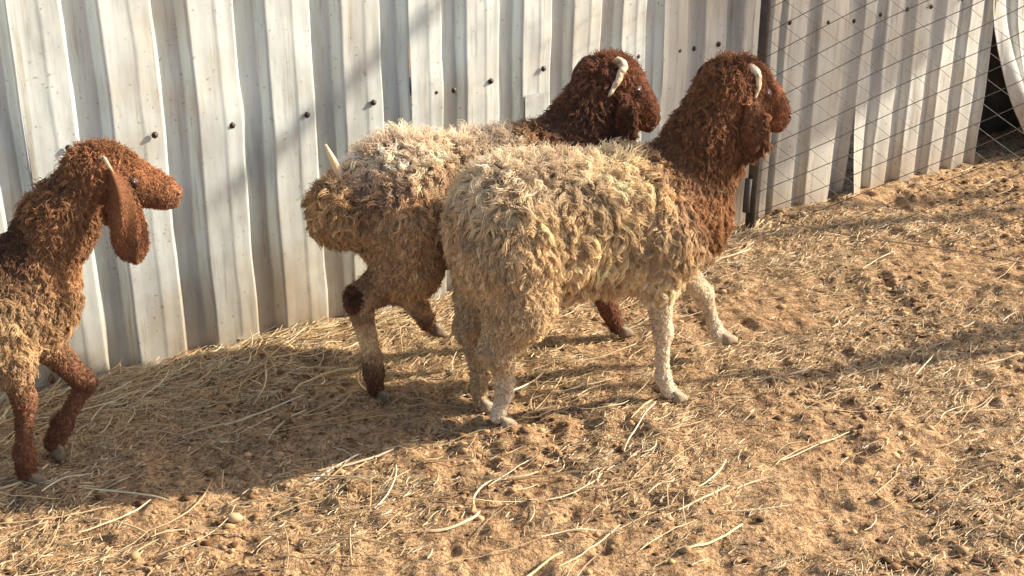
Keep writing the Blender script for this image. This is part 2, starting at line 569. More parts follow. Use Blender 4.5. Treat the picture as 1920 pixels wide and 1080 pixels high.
def build_body(prims, vox=0.005):
    lo = np.full(3, 1e9); hi = -lo
    for p in prims:
        if p['t'] == 'rc':
            for q, r in ((p['a'], p['ra']), (p['b'], p['rb'])):
                lo = np.minimum(lo, np.array(q) - r); hi = np.maximum(hi, np.array(q) + r)
        else:
            lo = np.minimum(lo, np.array(p['a']) - p['r']); hi = np.maximum(hi, np.array(p['a']) + p['r'])
    lo -= 0.03; hi += 0.03
    n = np.ceil((hi - lo) / vox).astype(int)
    ax = [lo[i] + np.arange(n[i]) * vox for i in range(3)]
    D = np.full(n, 0.08, dtype=np.float32)
    for p in prims:
        m = 0.05 + p['k']
        if p['t'] == 'rc':
            a = np.minimum(np.array(p['a']) - p['ra'], np.array(p['b']) - p['rb']) - m
            b = np.maximum(np.array(p['a']) + p['ra'], np.array(p['b']) + p['rb']) + m
        else:
            a = np.array(p['a']) - p['r'] - m; b = np.array(p['a']) + p['r'] + m
        i0 = np.clip(((a - lo) / vox).astype(int), 0, n - 1); i1 = np.clip(((b - lo) / vox).astype(int) + 1, 1, n)
        sl = tuple(slice(i0[q], i1[q]) for q in range(3))
        G = np.stack(np.meshgrid(*[ax[q][sl[q]] for q in range(3)], indexing='ij'), -1)
        D[sl] = smin(D[sl], prim_d(G, p), p['k'])
    import openvdb
    g = openvdb.FloatGrid(0.08)
    g.copyFromArray(D)
    pts, quads = g.convertToQuads()
    pts = pts * vox + lo
    return pts.astype(float), quads.astype(np.int64), lo

def weights(P, prims, sharp=0.016):
    groups = sorted({p['g'] for p in prims})
    W = {}
    for g in groups:
        d = None
        for p in prims:
            if p['g'] != g: continue
            q = prim_d(P, p); d = q if d is None else np.minimum(d, q)
        W[g] = d
    M = np.stack([W[g] for g in groups], 1)
    M = np.exp(-(M - M.min(1)[:, None]) / sharp)
    M /= M.sum(1)[:, None]
    return groups, M

def blend(tab, groups, M, i):
    v = np.array([np.atleast_1d(tab[g][i]) for g in groups], dtype=float)
    r = M @ v
    return r if r.shape[1] > 1 else r[:, 0]

def hair_obj(name, P, R, C, parent, mat):
    """P (n,k,3) positions, R (n,k) radii, C (n,3)"""
    n, k = P.shape[:2]
    hc = bpy.data.hair_curves.new(name)
    hc.add_curves([k] * n)
    hc.position_data.foreach_set('vector', np.ascontiguousarray(P, dtype=np.float32).ravel())
    ra = hc.attributes.get('radius') or hc.attributes.new('radius', 'FLOAT', 'POINT')
    ra.data.foreach_set('value', np.ascontiguousarray(R, dtype=np.float32).ravel())
    ca = hc.attributes.new('col', 'FLOAT_COLOR', 'CURVE')
    c4 = np.ones((n, 4), dtype=np.float32); c4[:, :3] = np.clip(C, 0.004, 0.95)
    ca.data.foreach_set('color', c4.ravel())
    hc.materials.append(mat)
    o = bpy.data.objects.new(name, hc)
    COL.objects.link(o)
    o.parent = parent
    return tag(o, kind='stuff')

def sample_surface(V, T, VN, n, dens=None):
    a = V[T[:, 0]]; b = V[T[:, 1]]; c = V[T[:, 2]]
    ar = np.linalg.norm(np.cross(b - a, c - a), axis=1)
    if dens is not None: ar = ar * dens
    pr = ar / ar.sum()
    i = rng.choice(len(T), n, p=pr)
    u = rng.random(n); v = rng.random(n)
    fl = u + v > 1; u[fl] = 1 - u[fl]; v[fl] = 1 - v[fl]
    w = 1 - u - v
    P = a[i] * w[:, None] + b[i] * u[:, None] + c[i] * v[:, None]
    Nn = VN[T[i, 0]] * w[:, None] + VN[T[i, 1]] * u[:, None] + VN[T[i, 2]] * v[:, None]
    Nn /= np.linalg.norm(Nn, axis=1)[:, None] + 1e-9
    return P, Nn

def n3(P, s, seed=0):
    return (vnoise(P[:, 0] + P[:, 1] * 0.7, P[:, 2] - P[:, 1] * 0.4, s, seed) + vnoise(P[:, 1] * 1.1 + 5, P[:, 2] * 0.8 + P[:, 0] * 0.3, s, seed + 1)) * 0.9

def norm(v): return v / (np.linalg.norm(v, axis=-1, keepdims=True) + 1e-9)

def locks(P, Nn, L, RL, curl, C, grav, fib, K=8, rfib=0.0009, lift=0.45, inset=0.004):
    """clumps of fibres sharing one curled spine"""
    n = len(P)
    down = np.tile(np.array([-0.22, 0, -1.0]), (n, 1)) + rng.normal(0, 0.22, (n, 3))
    tang = down - Nn * (down * Nn).sum(1)[:, None]
    tl = np.linalg.norm(tang, axis=1)
    rnd = rng.normal(0, 1, (n, 3)); rnd -= Nn * (rnd * Nn).sum(1)[:, None]
    tang = norm(tang + 0.35 * norm(rnd))
    g = grav[:, None]
    d0 = norm(Nn * (lift + 0.75 * (1 - g)) + tang * g)
    d1 = norm(Nn * (0.12 + 0.7 * (1 - g)) + tang * g + np.array([0, 0, -0.35]) * g)
    side = norm(np.cross(d0, Nn + 1e-3)); up2 = norm(np.cross(side, d0))
    t = np.linspace(0, 1, K)
    ph = rng.uniform(0, 2 * np.pi, n); turns = rng.uniform(0.5, 1.25, n) * np.where(rng.random(n) < .5, 1, -1)
    spine = np.zeros((n, K, 3))
    pos = P - Nn * inset
    for j in range(K):
        if j:
            dd = norm(d0 * (1 - t[j]) + d1 * t[j])
            pos = pos + dd * (L / (K - 1))[:, None]
        a = ph + 2 * np.pi * turns * t[j]
        amp = (curl * L * 0.17 * t[j] ** 1.2)
        spine[:, j] = pos + side * (np.cos(a) * amp)[:, None] + up2 * (np.sin(a) * amp * 0.8)[:, None]
    # fibres
    m = n * fib
    ii = np.repeat(np.arange(n), fib)
    ang = rng.uniform(0, 2 * np.pi, m); rr = np.sqrt(rng.random(m)) * RL[ii]
    s2 = side[ii]; u2 = norm(np.cross(Nn[ii], s2))
    off = s2 * (np.cos(ang) * rr)[:, None] + u2 * (np.sin(ang) * rr)[:, None]
    offn = up2[ii] * (np.sin(ang) * rr)[:, None] + s2 * (np.cos(ang) * rr)[:, None]
    Q = spine[ii]
    taper = ((1 - 0.45 * t)[None, :, None]) * rng.uniform(.75, 1.25, (m, 1, 1))
    w = t[None, :, None]
    Q = Q + (off[:, None, :] * (1 - w) + offn[:, None, :] * w) * taper
    loose = (1 + 4.0 * np.clip(Nn[ii][:, 2] - .35, 0, 1))[:, None, None]
    wav = (rng.normal(0, 1, (m, K, 3)) * 0.0006 + rng.normal(0, 1, (m, 1, 3)) * (0.0016 * t)[None, :, None]) * np.minimum(1, t * 2)[None, :, None] * loose
    Q = Q + wav
    lenj = rng.uniform(0.70, 1.06, m)[:, None, None]
    Q = Q[:, :1] + (Q - Q[:, :1]) * lenj
    R = np.tile(rfib * (1.0 - 0.55 * t ** 2), (m, 1)) * rng.uniform(0.8, 1.2, m)[:, None]
    CC = C[ii] * rng.uniform(0.84, 1.16, m)[:, None]
    return Q, R, CC

def make_ear(root, base, tip, width, colr, name='ear', out=-1, roll=0.0, woolly=0, hair=1.0):
    """long hanging ear, base and tip local; a cupped leaf with thickness"""
    base = np.array(base, float); tip = np.array(tip, float)
    A = tip - base; Lg = np.linalg.norm(A); A = A / Lg
    outv = np.array([0, out, 0.0]); outv = norm(outv - A * (outv @ A))
    W = norm(np.cross(outv, A)) * (1 if out < 0 else -1)
    if roll:
        c, s_ = math.cos(roll), math.sin(roll)
        W, outv = norm(W * c + outv * s_), norm(outv * c - W * s_)
    nu, nv = 15, 11
    vs = []
    prof = lambda t: (0.40 + 0.60 * math.sin(min(1, t * 1.3) * math.pi / 2)) * math.sqrt(max(0.0, 1 - max(0, (t - 0.74) / 0.26) ** 2.3)) if t < 1 else 0.0
    for side in (1, -1):
        for i in range(nu):
            t = i / (nu - 1)
            w = max(0.03, prof(min(t, 0.995))) * width / 2
            for j in range(nv):
                u = 2 * j / (nv - 1) - 1
                cup = -(u * u) * width * 0.26 * (1 - 0.45 * t)
                th = 0.0035 * (1 - u * u) ** 0.5 * side
                bow = math.sin(t * math.pi) * 0.014
                p = base + A * (Lg * t) + W * (u * w + 0.006 * math.sin(t * 5)) + outv * (cup + th + bow + 0.003 * math.sin(u * 5 + t * 7))
                vs.append(p)
    vs = np.array(vs)
    ida = np.arange(nu * nv).reshape(nu, nv); idb = ida + nu * nv
    def q(idx, flip=False):
        F = np.stack([idx[:-1, :-1].ravel(), idx[:-1, 1:].ravel(), idx[1:, 1:].ravel(), idx[1:, :-1].ravel()], 1)
        return F[:, ::-1] if flip else F
    fl = [q(ida), q(idb, True)]
    rim = np.concatenate([ida[0], ida[1:, -1], ida[-1, ::-1][1:], ida[::-1, 0][1:-1]])
    rimb = rim + nu * nv
    fl.append(np.stack([rim, np.roll(rim, -1), np.roll(rimb, -1), rimb], 1))
    F = np.concatenate(fl)
    vcol = np.tile(colr, (len(vs), 1)) * .6 * (1 + 0.5 * n3(vs, .03, 91) + .3 * n3(vs, .01, 92))[:, None]
    o = np_mesh(name, vs, F, M_HIDE, root, col=np.clip(vcol, .01, 1))
    # short velvet hair
    T = np.concatenate([F[:, [0, 1, 2]], F[:, [0, 2, 3]]])
    me = o.data
    vn = np.zeros(len(vs) * 3, dtype=np.float32); me.vertices.foreach_get('normal', vn); vn = vn.reshape(-1, 3)
    P, Nn = sample_surface(vs, T, vn, 15000)
    d = norm(A[None] + Nn * 0.38 + rng.normal(0, 0.25, P.shape))
    L = rng.uniform(0.005, 0.011, len(P)) * hair
    t = np.linspace(0, 1, 4)
    Q = P[:, None] + (d * L[:, None])[:, None] * t[None, :, None] + Nn[:, None] * (0.0015 * t)[None, :, None]
    C = np.tile(np.array(colr), (len(P), 1)) * rng.lognormal(0, 0.32, len(P))[:, None] * (1 + .8 * n3(P, .035, 91))[:, None]
    C = C * (1 - .35 * np.clip(((P - base) @ A) / Lg * 2.2 - 1.5, 0, 1))[:, None]
    if woolly:
        P2, N2 = sample_surface(vs, T, vn, woolly)
        C2 = np.tile(np.array(colr), (woolly, 1)) * rng.lognormal(.1, 0.3, woolly)[:, None]
        Qw, Rw, Cw = locks(P2, N2, rng.uniform(.014, .032, woolly), np.full(woolly, .0035), np.full(woolly, 1.2), C2, np.full(woolly, .9), 9, K=6, lift=.25, inset=.001)
        hair_obj('ear_wool', Qw, Rw, Cw, o, M_WOOL)
    hair_obj('ear_hair', Q, np.tile(0.0008 * (1 - 0.6 * t), (len(P), 1)), C, o, M_WOOL)
    return o

def make_horn(root, pts, r0, mat=None):
    pts = np.array(pts, float)
    out = []
    E = np.vstack([2 * pts[0] - pts[1], pts, 2 * pts[-1] - pts[-2]])
    for i in range(1, len(E) - 2):
        for t in np.linspace(0, 1, 12, endpoint=False):
            out.append(0.5 * ((2 * E[i]) + (-E[i - 1] + E[i + 1]) * t + (2 * E[i - 1] - 5 * E[i] + 4 * E[i + 1] - E[i + 2]) * t * t + (-E[i - 1] + 3 * E[i] - 3 * E[i + 1] + E[i + 2]) * t ** 3))
    out.append(pts[-1])
    out = np.array(out)
    q = np.linspace(0, 1, len(out))
    rad = r0 * (1 - q) ** 0.55 * (1 + 0.11 * np.abs(np.sin(q * 22)) + 0.05 * np.sin(q * 51 + 1)) + 0.0012
    v, f = tube_np(out, rad, 12)
    c = np.repeat(out, 12, 0)
    body = v[:len(c)]
    y = body[:, 1] - c[:, 1]
    body[:, 1] = c[:, 1] + y * 0.55          # horns are flattened from the side
    v = v + (rad.max() * .16) * np.stack([n3(v, .009, 3), n3(v, .009, 4), n3(v, .009, 5)], 1)
    return np_mesh('horn', v, f, mat or M_HORN, root)

def make_hoof(root, pos, yaw=0.0, pitch=0.0, s=1.0, mat=None):
    """two claws side by side, sole at z=0, toe towards +x"""
    parts = []
    for sy in (-1, 1):
        rings = [(-0.001, 1.0, 0.0), (0.010, 0.97, 0.0), (0.022, 0.84, -0.004), (0.034, 0.66, -0.009)]
        vs = []
        seg = 12
        for z, sc, dx in rings:
            for k in range(seg):
                a = 2 * math.pi * k / seg
                cx, cy = math.cos(a), math.sin(a)
                x = (0.029 if cx > 0 else 0.017) * cx * sc + dx + 0.002
                y = 0.0115 * cy * sc * (1 - 0.35 * max(0, cx)) + sy * (0.0135 * (0.75 + 0.25 * sc)) + sy * 0.004 * max(0, cx)
                zz = z if cx < 0 or z < 0 else z * (1 - 0.25 * cx * (z > 0.005))
                vs.append((x * s, y * s, zz * s))
        vs = np.array(vs)
        idx = np.arange(len(rings) * seg).reshape(len(rings), seg)
        r2 = np.roll(idx, -1, 1)
        F = np.stack([idx[:-1].ravel(), r2[:-1].ravel(), r2[1:].ravel(), idx[1:].ravel()], 1)
        T = np.concatenate([F[:, [0, 1, 2]], F[:, [0, 2, 3]]])
        c0 = len(vs); vs = np.vstack([vs, vs[:seg].mean(0), vs[-seg:].mean(0)])
        T = np.vstack([T, [(c0, (k + 1) % seg, k) for k in range(seg)], [(c0 + 1, idx[-1][k], idx[-1][(k + 1) % seg]) for k in range(seg)]])
        parts.append((vs, T))
    v, f = join_np(parts)
    o = np_mesh('hoof', v, f, mat or M_HOOF, root)
    o.location = pos
    o.rotation_euler = (0, pitch, yaw)
    return o

def blob(root, name, pos, r, mat, seg=14, rings=9, rot=(0, 0, 0)):
    vs = []; fs = []
    for i in range(rings + 1):
        ph = math.pi * i / rings
        for k in range(seg):
            a = 2 * math.pi * k / seg
            vs.append((r[0] * math.sin(ph) * math.cos(a), r[1] * math.sin(ph) * math.sin(a), r[2] * math.cos(ph)))
    for i in range(rings):
        for k in range(seg):
            fs.append((i * seg + k, (i + 1) * seg + k, (i + 1) * seg + (k + 1) % seg, i * seg + (k + 1) % seg))
    o = np_mesh(name, np.array(vs), np.array(fs), mat, root)
    o.location = pos; o.rotation_euler = rot
    return o

def surf_y(prims, x, z, side):
    """lateral position of the skin at (x, z)"""
    ys = np.linspace(0.12, 0.0, 121) * side
    P = np.stack([np.full(121, x), ys, np.full(121, z)], 1)
    d = None
    for p in prims:
        q = prim_d(P, p); d = q if d is None else smin(d, q, p['k'])
    i = np.argmax(d < 0)
    return float(ys[i]) if d[i] < 0 else 0.004 * side

def face_tone(P, C, eye, tipx, tipz):
    q = np.hypot(P[:, 0] - eye[0], P[:, 2] - eye[1])
    C = C * (1 - .45 * np.exp(-(q / .022) ** 2))[:, None]
    # pale line running down from the eye
    ax, az = tipx - eye[0], tipz - eye[1]
    L = math.hypot(ax, az); ax, az = ax / L, az / L
    u = (P[:, 0] - eye[0]) * ax + (P[:, 2] - eye[1]) * az
    w = -(P[:, 0] - eye[0]) * az + (P[:, 2] - eye[1]) * ax
    face = (np.abs(w) < .08) & (u > -.01) & (u < L + .04)
    tl = np.exp(-((w + .012) / .0055) ** 2) * np.clip(1 - np.abs(u - .028) / .03, 0, 1) * face
    C = C * (1 - .6 * tl)[:, None] + np.array((.42, .27, .18)) * (.6 * tl)[:, None]
    br = np.clip((w - .012) / .02, 0, 1) * face
    return C * (1 + .35 * br)[:, None]

def face_features(root, prims, eye, nostril, mouth, es=1.0):
    for side in (-1, 1):
        y = surf_y(prims, eye[0], eye[1], side)
        blob(root, 'eyelid', (eye[0], y - .0048 * side, eye[1]), (.0185 * es, .0105, .0140 * es), M_LID, 16, 10, (0, .5, 0))
        blob(root, 'eye', (eye[0] + .001, y - .0022 * side, eye[1] - .0005), (.0115 * es, .0092, .0070 * es), M_EYE, 16, 10, (0, .5, 0))
        y = surf_y(prims, nostril[0], nostril[1], side)
        blob(root, 'nostril', (nostril[0], y, nostril[1]), (.0062, .0045, .0034), M_NOSE, 10, 6, (0, .8, side * .6))
        pts = []
        for x, z in mouth:
            y = surf_y(prims, x, z, side)
            pts.append((x, y + .0012 * side, z))
        v, f = tube_np(pts, [.0026] * (len(pts) - 1) + [.0012], 6)
        np_mesh('mouth', v, f, M_NOSE, root)

def bare_mask(P, spec):
    k = np.ones(len(P), bool)
    for c, r in spec.get('bare', ()):
        q = P - np.array(c)
        q[:, 1] *= 0.25
        k &= np.linalg.norm(q, axis=1) > r
    return k

def make_sheep(name, origin, heading, prims, tab, spec):
    root = empty(name, origin, math.radians(heading))
    V, Q, lo = build_body(prims)
    body = np_mesh('body', V, Q, M_HIDE, root)
    me = body.data
    # consistent outward winding
    vn = np.zeros(len(V) * 3, dtype=np.float32); me.vertices.foreach_get('normal', vn); vn = vn.reshape(-1, 3)
    cen = np.array(prims[0]['a'], float)
    near = np.linalg.norm(V - cen, axis=1) < 0.3
    if ((V[near] - cen) * vn[near]).sum() < 0:
        bpy.data.objects.remove(body)
        Q = Q[:, ::-1]
        body = np_mesh('body', V, Q, M_HIDE, root)
        me = body.data
        me.vertices.foreach_get('normal', vn.ravel())
        vn = -vn if ((V[near] - cen) * vn[near]).sum() < 0 else vn
    groups, W = weights(V, prims)
    C = blend(tab, groups, W, 0)
    C = C * (1 + 0.25 * n3(V, 0.05, 31))[:, None] * np.where((C[:, :1] < .36) | (V[:, 2:] < .23), .85, .5)  # hide under pale wool darkened to paint shade between the locks
    if 'recolor' in spec: C = spec['recolor'](V, C)
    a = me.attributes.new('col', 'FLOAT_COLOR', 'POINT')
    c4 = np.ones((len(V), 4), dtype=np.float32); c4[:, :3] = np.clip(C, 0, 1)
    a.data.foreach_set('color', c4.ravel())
    T = np.concatenate([Q[:, [0, 1, 2]], Q[:, [0, 2, 3]]])
    tc = V[T].mean(1)
    gT, WT = weights(tc, prims)
    # long wool in locks
    dens = blend(tab, gT, WT, 4)
    nl = spec['locks']
    P, Nn = sample_surface(V, T, vn, nl, dens)
    g2, W2 = weights(P, prims)
    L = blend(tab, g2, W2, 1) * rng.uniform(0.55, 1.4, nl) * (1 + 0.4 * n3(P, 0.09, 51))
    RL = blend(tab, g2, W2, 2) * rng.uniform(0.7, 1.35, nl)
    curl = blend(tab, g2, W2, 3) * rng.uniform(0.6, 1.4, nl)
    CL = blend(tab, g2, W2, 0)
    if 'recolor' in spec: CL = spec['recolor'](P, CL)
    hue = n3(P, 0.10, 61)
    CL = CL * np.exp(rng.normal(0, 1, nl) * np.where(CL[:, 0] < .36, .11, .20))[:, None] * (1 + 0.50 * n3(P, 0.055, 71))[:, None]
    CL = CL * np.stack([1 + 0.02 * hue, 1 + 0 * hue, 1 - 0.05 * np.abs(hue)], 1)
    up = np.clip(Nn[:, 2], 0, 1)
    grav = np.clip(1.0 - 0.75 * up ** 2, 0.15, 1) * np.clip(blend(tab, g2, W2, 5), 0, 1)
    keep = bare_mask(P, spec)
    P, Nn, L, RL, curl, CL, grav = [q[keep] for q in (P, Nn, L, RL, curl, CL, grav)]
    Qh, R, CC = locks(P, Nn, L, RL, curl, CL, grav, spec.get('fib', 13))
    hair_obj('fleece', Qh, R, CC, root, M_WOOL)
    # short coat
    ns = spec['short']
    dens = blend(tab, gT, WT, 6)
    P, Nn = sample_surface(V, T, vn, ns, dens)
    g2, W2 = weights(P, prims)
    L = blend(tab, g2, W2, 7) * rng.uniform(0.6, 1.3, ns)
    CL = blend(tab, g2, W2, 0)
    if 'recolor' in spec: CL = spec['recolor'](P, CL)
    CL = CL * rng.lognormal(0, 0.28, ns)[:, None] * (1 + (0.55 * n3(P, 0.022, 81) + .3 * n3(P, .008, 83)) * np.where(CL[:, 0] > .45, .35, 1))[:, None]
    keep = bare_mask(P, spec)
    P, Nn, L, CL = P[keep], Nn[keep], L[keep], CL[keep]; ns = len(P)
    RL = np.full(ns, 0.0026)
    Qh, R, CC = locks(P, Nn, L, RL, np.full(ns, 1.3), CL, np.full(ns, 0.85), 3, K=5, rfib=0.0008, lift=0.45, inset=0.0005)
    hair_obj('short_coat', Qh, R, CC, root, M_WOOL)
    return root, body

# --- table entries: colour, lock length, lock radius, curl, lock density, hang, short density, short length
CREAM = np.array((0.73, 0.545, 0.335)); BROWN = np.array((0.27, 0.128, 0.062)); DBROWN = np.array((0.15, 0.072, 0.042))
RED = np.array((0.28, 0.118, 0.062)); OLIVE = np.array((0.50, 0.375, 0.195))

# ---------- near sheep
near_prims = [
    rc('torso', (-.145, 0, .468), .160, (.11, 0, .462), .148, sy=.84),
    el('torso', (-.205, 0, .480), (.115, .120, .150), .05),
    rc('torso', (.14, 0, .44), .135, (.27, 0, .455), .105, .06, sy=.9),
    rc('neck', (.235, 0, .50), .115, (.31, 0, .61), .092, .06, sy=.86),
    rc('neck', (.31, 0, .61), .092, (.355, 0, .73), .075, .04, sy=.86),
    el('head', (.385, 0, .765), (.066, .056, .062), .03),
    rc('face', (.418, 0, .760), .047, (.490, 0, .702), .032, .03, sy=.85),
    rc('face', (.455, 0, .765), .026, (.518, 0, .698), .020, .02),
    rc('muzzle', (.498, 0, .692), .029, (.524, 0, .672), .025, .015, sy=.95),
    rc('muzzle', (.500, 0, .668), .018, (.522, 0, .652), .016, .010),
    rc('face', (.42, 0, .712), .034, (.495, 0, .664), .019, .025),
    rc('face', (.435, -.022, .752), .026, (.458, -.024, .742), .020, .012),
    rc('face', (.435, .022, .752), .026, (.458, .024, .742), .020, .012),
    # near hind
    rc('thigh', (-.215, -.070, .44), .090, (-.205, -.082, .335), .074, .05),
    rc('thigh', (-.205, -.082, .335), .069, (-.250, -.068, .235), .042, .03),
    el('shank', (-.262, -.068, .228), (.024, .022, .030), .015),
    rc('shank', (-.252, -.068, .230), .034, (-.222, -.040, .130), .016, .02),
    rc('fetlock', (-.222, -.040, .128), .021, (-.222, -.035, .098), .019, .012),
    rc('fetlock', (-.222, -.035, .095), .017, (-.236, -.030, .034), .0155, .012),
    # far hind
    rc('thigh', (-.215, .070, .44), .088, (-.22, .080, .32), .062, .05),
    rc('thigh', (-.22, .080, .32), .060, (-.262, .068, .235), .038, .03),
    rc('shank2', (-.266, .068, .235), .026, (-.245, .060, .10), .0150, .02),
    rc('shank2', (-.245, .060, .10), .0185, (-.246, .060, .040), .0150, .012),
    # near fore
    rc('torso', (.17, -.075, .42), .078, (.150, -.090, .345), .046, .05),
    rc('foreleg', (.150, -.090, .335), .036, (.170, -.085, .212), .021, .03),
    el('foreleg', (.175, -.085, .195), (.0225, .021, .030), .012),
    rc('foreleg', (.173, -.084, .185), .0165, (.182, -.080, .080), .0135, .010),
    rc('fetlock', (.182, -.080, .076), .0185, (.202, -.080, .030), .0155, .010),
    # far fore
    rc('torso', (.22, .070, .42), .078, (.28, .085, .335), .045, .05),
    rc('foreleg', (.28, .085, .335), .036, (.380, .080, .205), .022, .03),
    el('foreleg', (.393, .080, .190), (.023, .021, .029), .012),
    rc('foreleg', (.395, .080, .185), .0165, (.428, .080, .098), .0135, .010),
    rc('fetlock', (.428, .080, .095), .0180, (.447, .080, .066), .0150, .010),
]
near_tab = {
    'torso': (CREAM, .046, .0056, 1.35, 1.0, 1.0, 0.08, .016),
    'neck': (BROWN * .95, .026, .0036, 1.1, 1.1, .9, 0.5, .018),
    'head': (BROWN * 1.15, .013, .0035, 1.5, 1.5, .5, 1.2, .012),
    'face': (RED * 1.02, .009, .0032, 1.3, 0.12, .5, 6.0, .005),
    'muzzle': (RED * .62, .003, .0020, .5, 0.0, .5, 4.0, .0022),
    'thigh': (CREAM * .88, .028, .0042, 1.2, 1.0, 1.0, 0.8, .016),
    'shank': (np.array((.68, .53, .37)), .013, .0035, .8, 0.9, 1.0, 2.5, .009),
    'shank2': (CREAM * .72, .010, .0030, .8, 0.5, 1.0, 2.5, .008),
    'foreleg': (np.array((.78, .64, .48)), .006, .0030, 1.0, 0.12, 1.0, 2.8, .005),
    'fetlock': (np.array((.82, .70, .56)), .004, .0025, .8, 0.1, 1.0, 2.8, .005),
}
def near_recolor(P, C):
    # brown spills down the brisket and over the shoulder, ragged edge
    e = (P[:, 0] - 0.255 - 0.10 * (0.5 - P[:, 2]) * (P[:, 2] < .5)) / 0.05 + 1.3 * n3(P, 0.06, 5) + np.clip((P[:, 2] - .60) / .05, 0, 1) * 1.2 * (P[:, 0] > .1)
    w = 1 / (1 + np.exp(-2.2 * e)); w = w * (P[:, 2] > .30) * (P[:, 0] > .1)
    w = np.clip(w, 0, 1)[:, None]
    br = np.array((0.30, 0.145, 0.065))
    isb = (C[:, :1] > 0.33)
    C = np.where(isb, C * (1 - w) + br * w, C)
    C = face_tone(P, C, (.446, .748), .535, .665)
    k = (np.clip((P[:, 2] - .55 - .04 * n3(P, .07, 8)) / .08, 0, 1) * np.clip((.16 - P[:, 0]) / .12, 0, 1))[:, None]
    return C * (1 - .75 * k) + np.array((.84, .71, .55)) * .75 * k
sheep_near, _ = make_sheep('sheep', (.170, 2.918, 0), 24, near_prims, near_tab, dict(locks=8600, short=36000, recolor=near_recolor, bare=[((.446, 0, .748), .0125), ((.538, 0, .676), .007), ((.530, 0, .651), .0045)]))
tag(sheep_near, 'nearest sheep, shaggy cream fleece and brown horned head, walking in front of another sheep', 'sheep', 'sheep walking along the fence')
make_ear(sheep_near, (.382, -.058, .752), (.385, -.098, .612), .090, BROWN * .8, roll=.75, woolly=420)
make_ear(sheep_near, (.382, .058, .752), (.395, .110, .622), .085, RED * .9, out=1)
make_horn(sheep_near, [(.398, -.034, .812), (.410, -.052, .803), (.411, -.064, .778), (.402, -.066, .742)], .0100)
make_horn(sheep_near, [(.376, .028, .808), (.356, .044, .812), (.326, .050, .798), (.308, .048, .770)], .0085, M_SHADEHORN)
face_features(sheep_near, near_prims, (.446, .748), (.538, .676), [(.541, .657), (.532, .650), (.518, .650), (.500, .658)])
make_hoof(sheep_near, (-.222, -.030, .004), .1, mat=M_PHOOF)
make_hoof(sheep_near, (-.236, .060, .008), 0, .15, mat=M_PHOOF)
make_hoof(sheep_near, (.220, -.080, .003), 0, mat=M_PHOOF)
make_hoof(sheep_near, (.462, .080, .048), 0, -.12, mat=M_PHOOF)

# ---------- middle sheep
mid_prims = [
    rc('torso', (-.26, 0, .462), .150, (.03, 0, .455), .140, sy=.84),
    el('torso', (-.33, 0, .475), (.110, .120, .135), .05),
    rc('torso', (.03, 0, .44), .130, (.14, 0, .45), .105, .06, sy=.9),
    el('tail', (-.465, 0, .475), (.070, .095, .070), .06),
    rc('neck', (.10, 0, .49), .110, (.185, 0, .60), .082, .06, sy=.86),
    rc('neck', (.185, 0, .60), .080, (.235, 0, .70), .065, .04, sy=.86),
    el('head', (.262, 0, .722), (.062, .054, .058), .03),
    rc('face', (.293, 0, .716), .046, (.354, 0, .640), .031, .03, sy=.85),
    rc('face', (.325, 0, .712), .025, (.380, 0, .634), .019, .02),
    rc('muzzle', (.360, 0, .632), .028, (.381, 0, .608), .025, .015, sy=.95),
    rc('muzzle', (.356, 0, .606), .018, (.376, 0, .588), .016, .010),
    rc('face', (.275, 0, .672), .034, (.345, 0, .606), .019, .025),
    rc('face', (.300, -.022, .708), .025, (.320, -.023, .692), .019, .012),
    rc('face', (.300, .022, .708), .025, (.320, .023, .692), .019, .012),
    # near hind, stretched back
    rc('thigh', (-.33, -.075, .44), .092, (-.330, -.095, .350), .078, .05),
    rc('gaskin', (-.330, -.095, .350), .062, (-.452, -.090, .287), .030, .03),
    rc('shank', (-.460, -.090, .283), .029, (-.428, -.084, .130), .0175, .02),
    rc('fetlock', (-.430, -.084, .122), .022, (-.426, -.080, .085), .022, .015),
    rc('fetlock', (-.426, -.080, .085), .021, (-.422, -.080, .036), .0175, .012),
    # far hind, swinging forward
    rc('thigh', (-.33, .075, .43), .088, (-.27, .085, .330), .066, .05),
    rc('shank', (-.27, .085, .320), .050, (-.325, .078, .235), .030, .03),
    rc('shank', (-.325, .078, .235), .026, (-.245, .072, .160), .020, .02),
    rc('fetlock', (-.245, .072, .160), .024, (-.222, .070, .115), .020, .015),
    # far fore planted ahead
    rc('torso', (.13, .070, .42), .078, (.17, .06, .33), .046, .05),
    rc('foreleg', (.17, .06, .330), .038, (.215, .03, .20), .025, .03),
    rc('foreleg', (.215, .03, .20), .024, (.275, .00, .085), .019, .015),
    rc('fetlock', (.275, .00, .085), .021, (.300, .00, .035), .018, .012),
    # near fore folded
    rc('torso', (.13, -.070, .42), .078, (.12, -.085, .34), .046, .05),
    rc('foreleg', (.12, -.085, .34), .036, (.205, -.085, .285), .024, .03),
    rc('foreleg', (.205, -.085, .285), .021, (.130, -.085, .225), .016, .015),
]
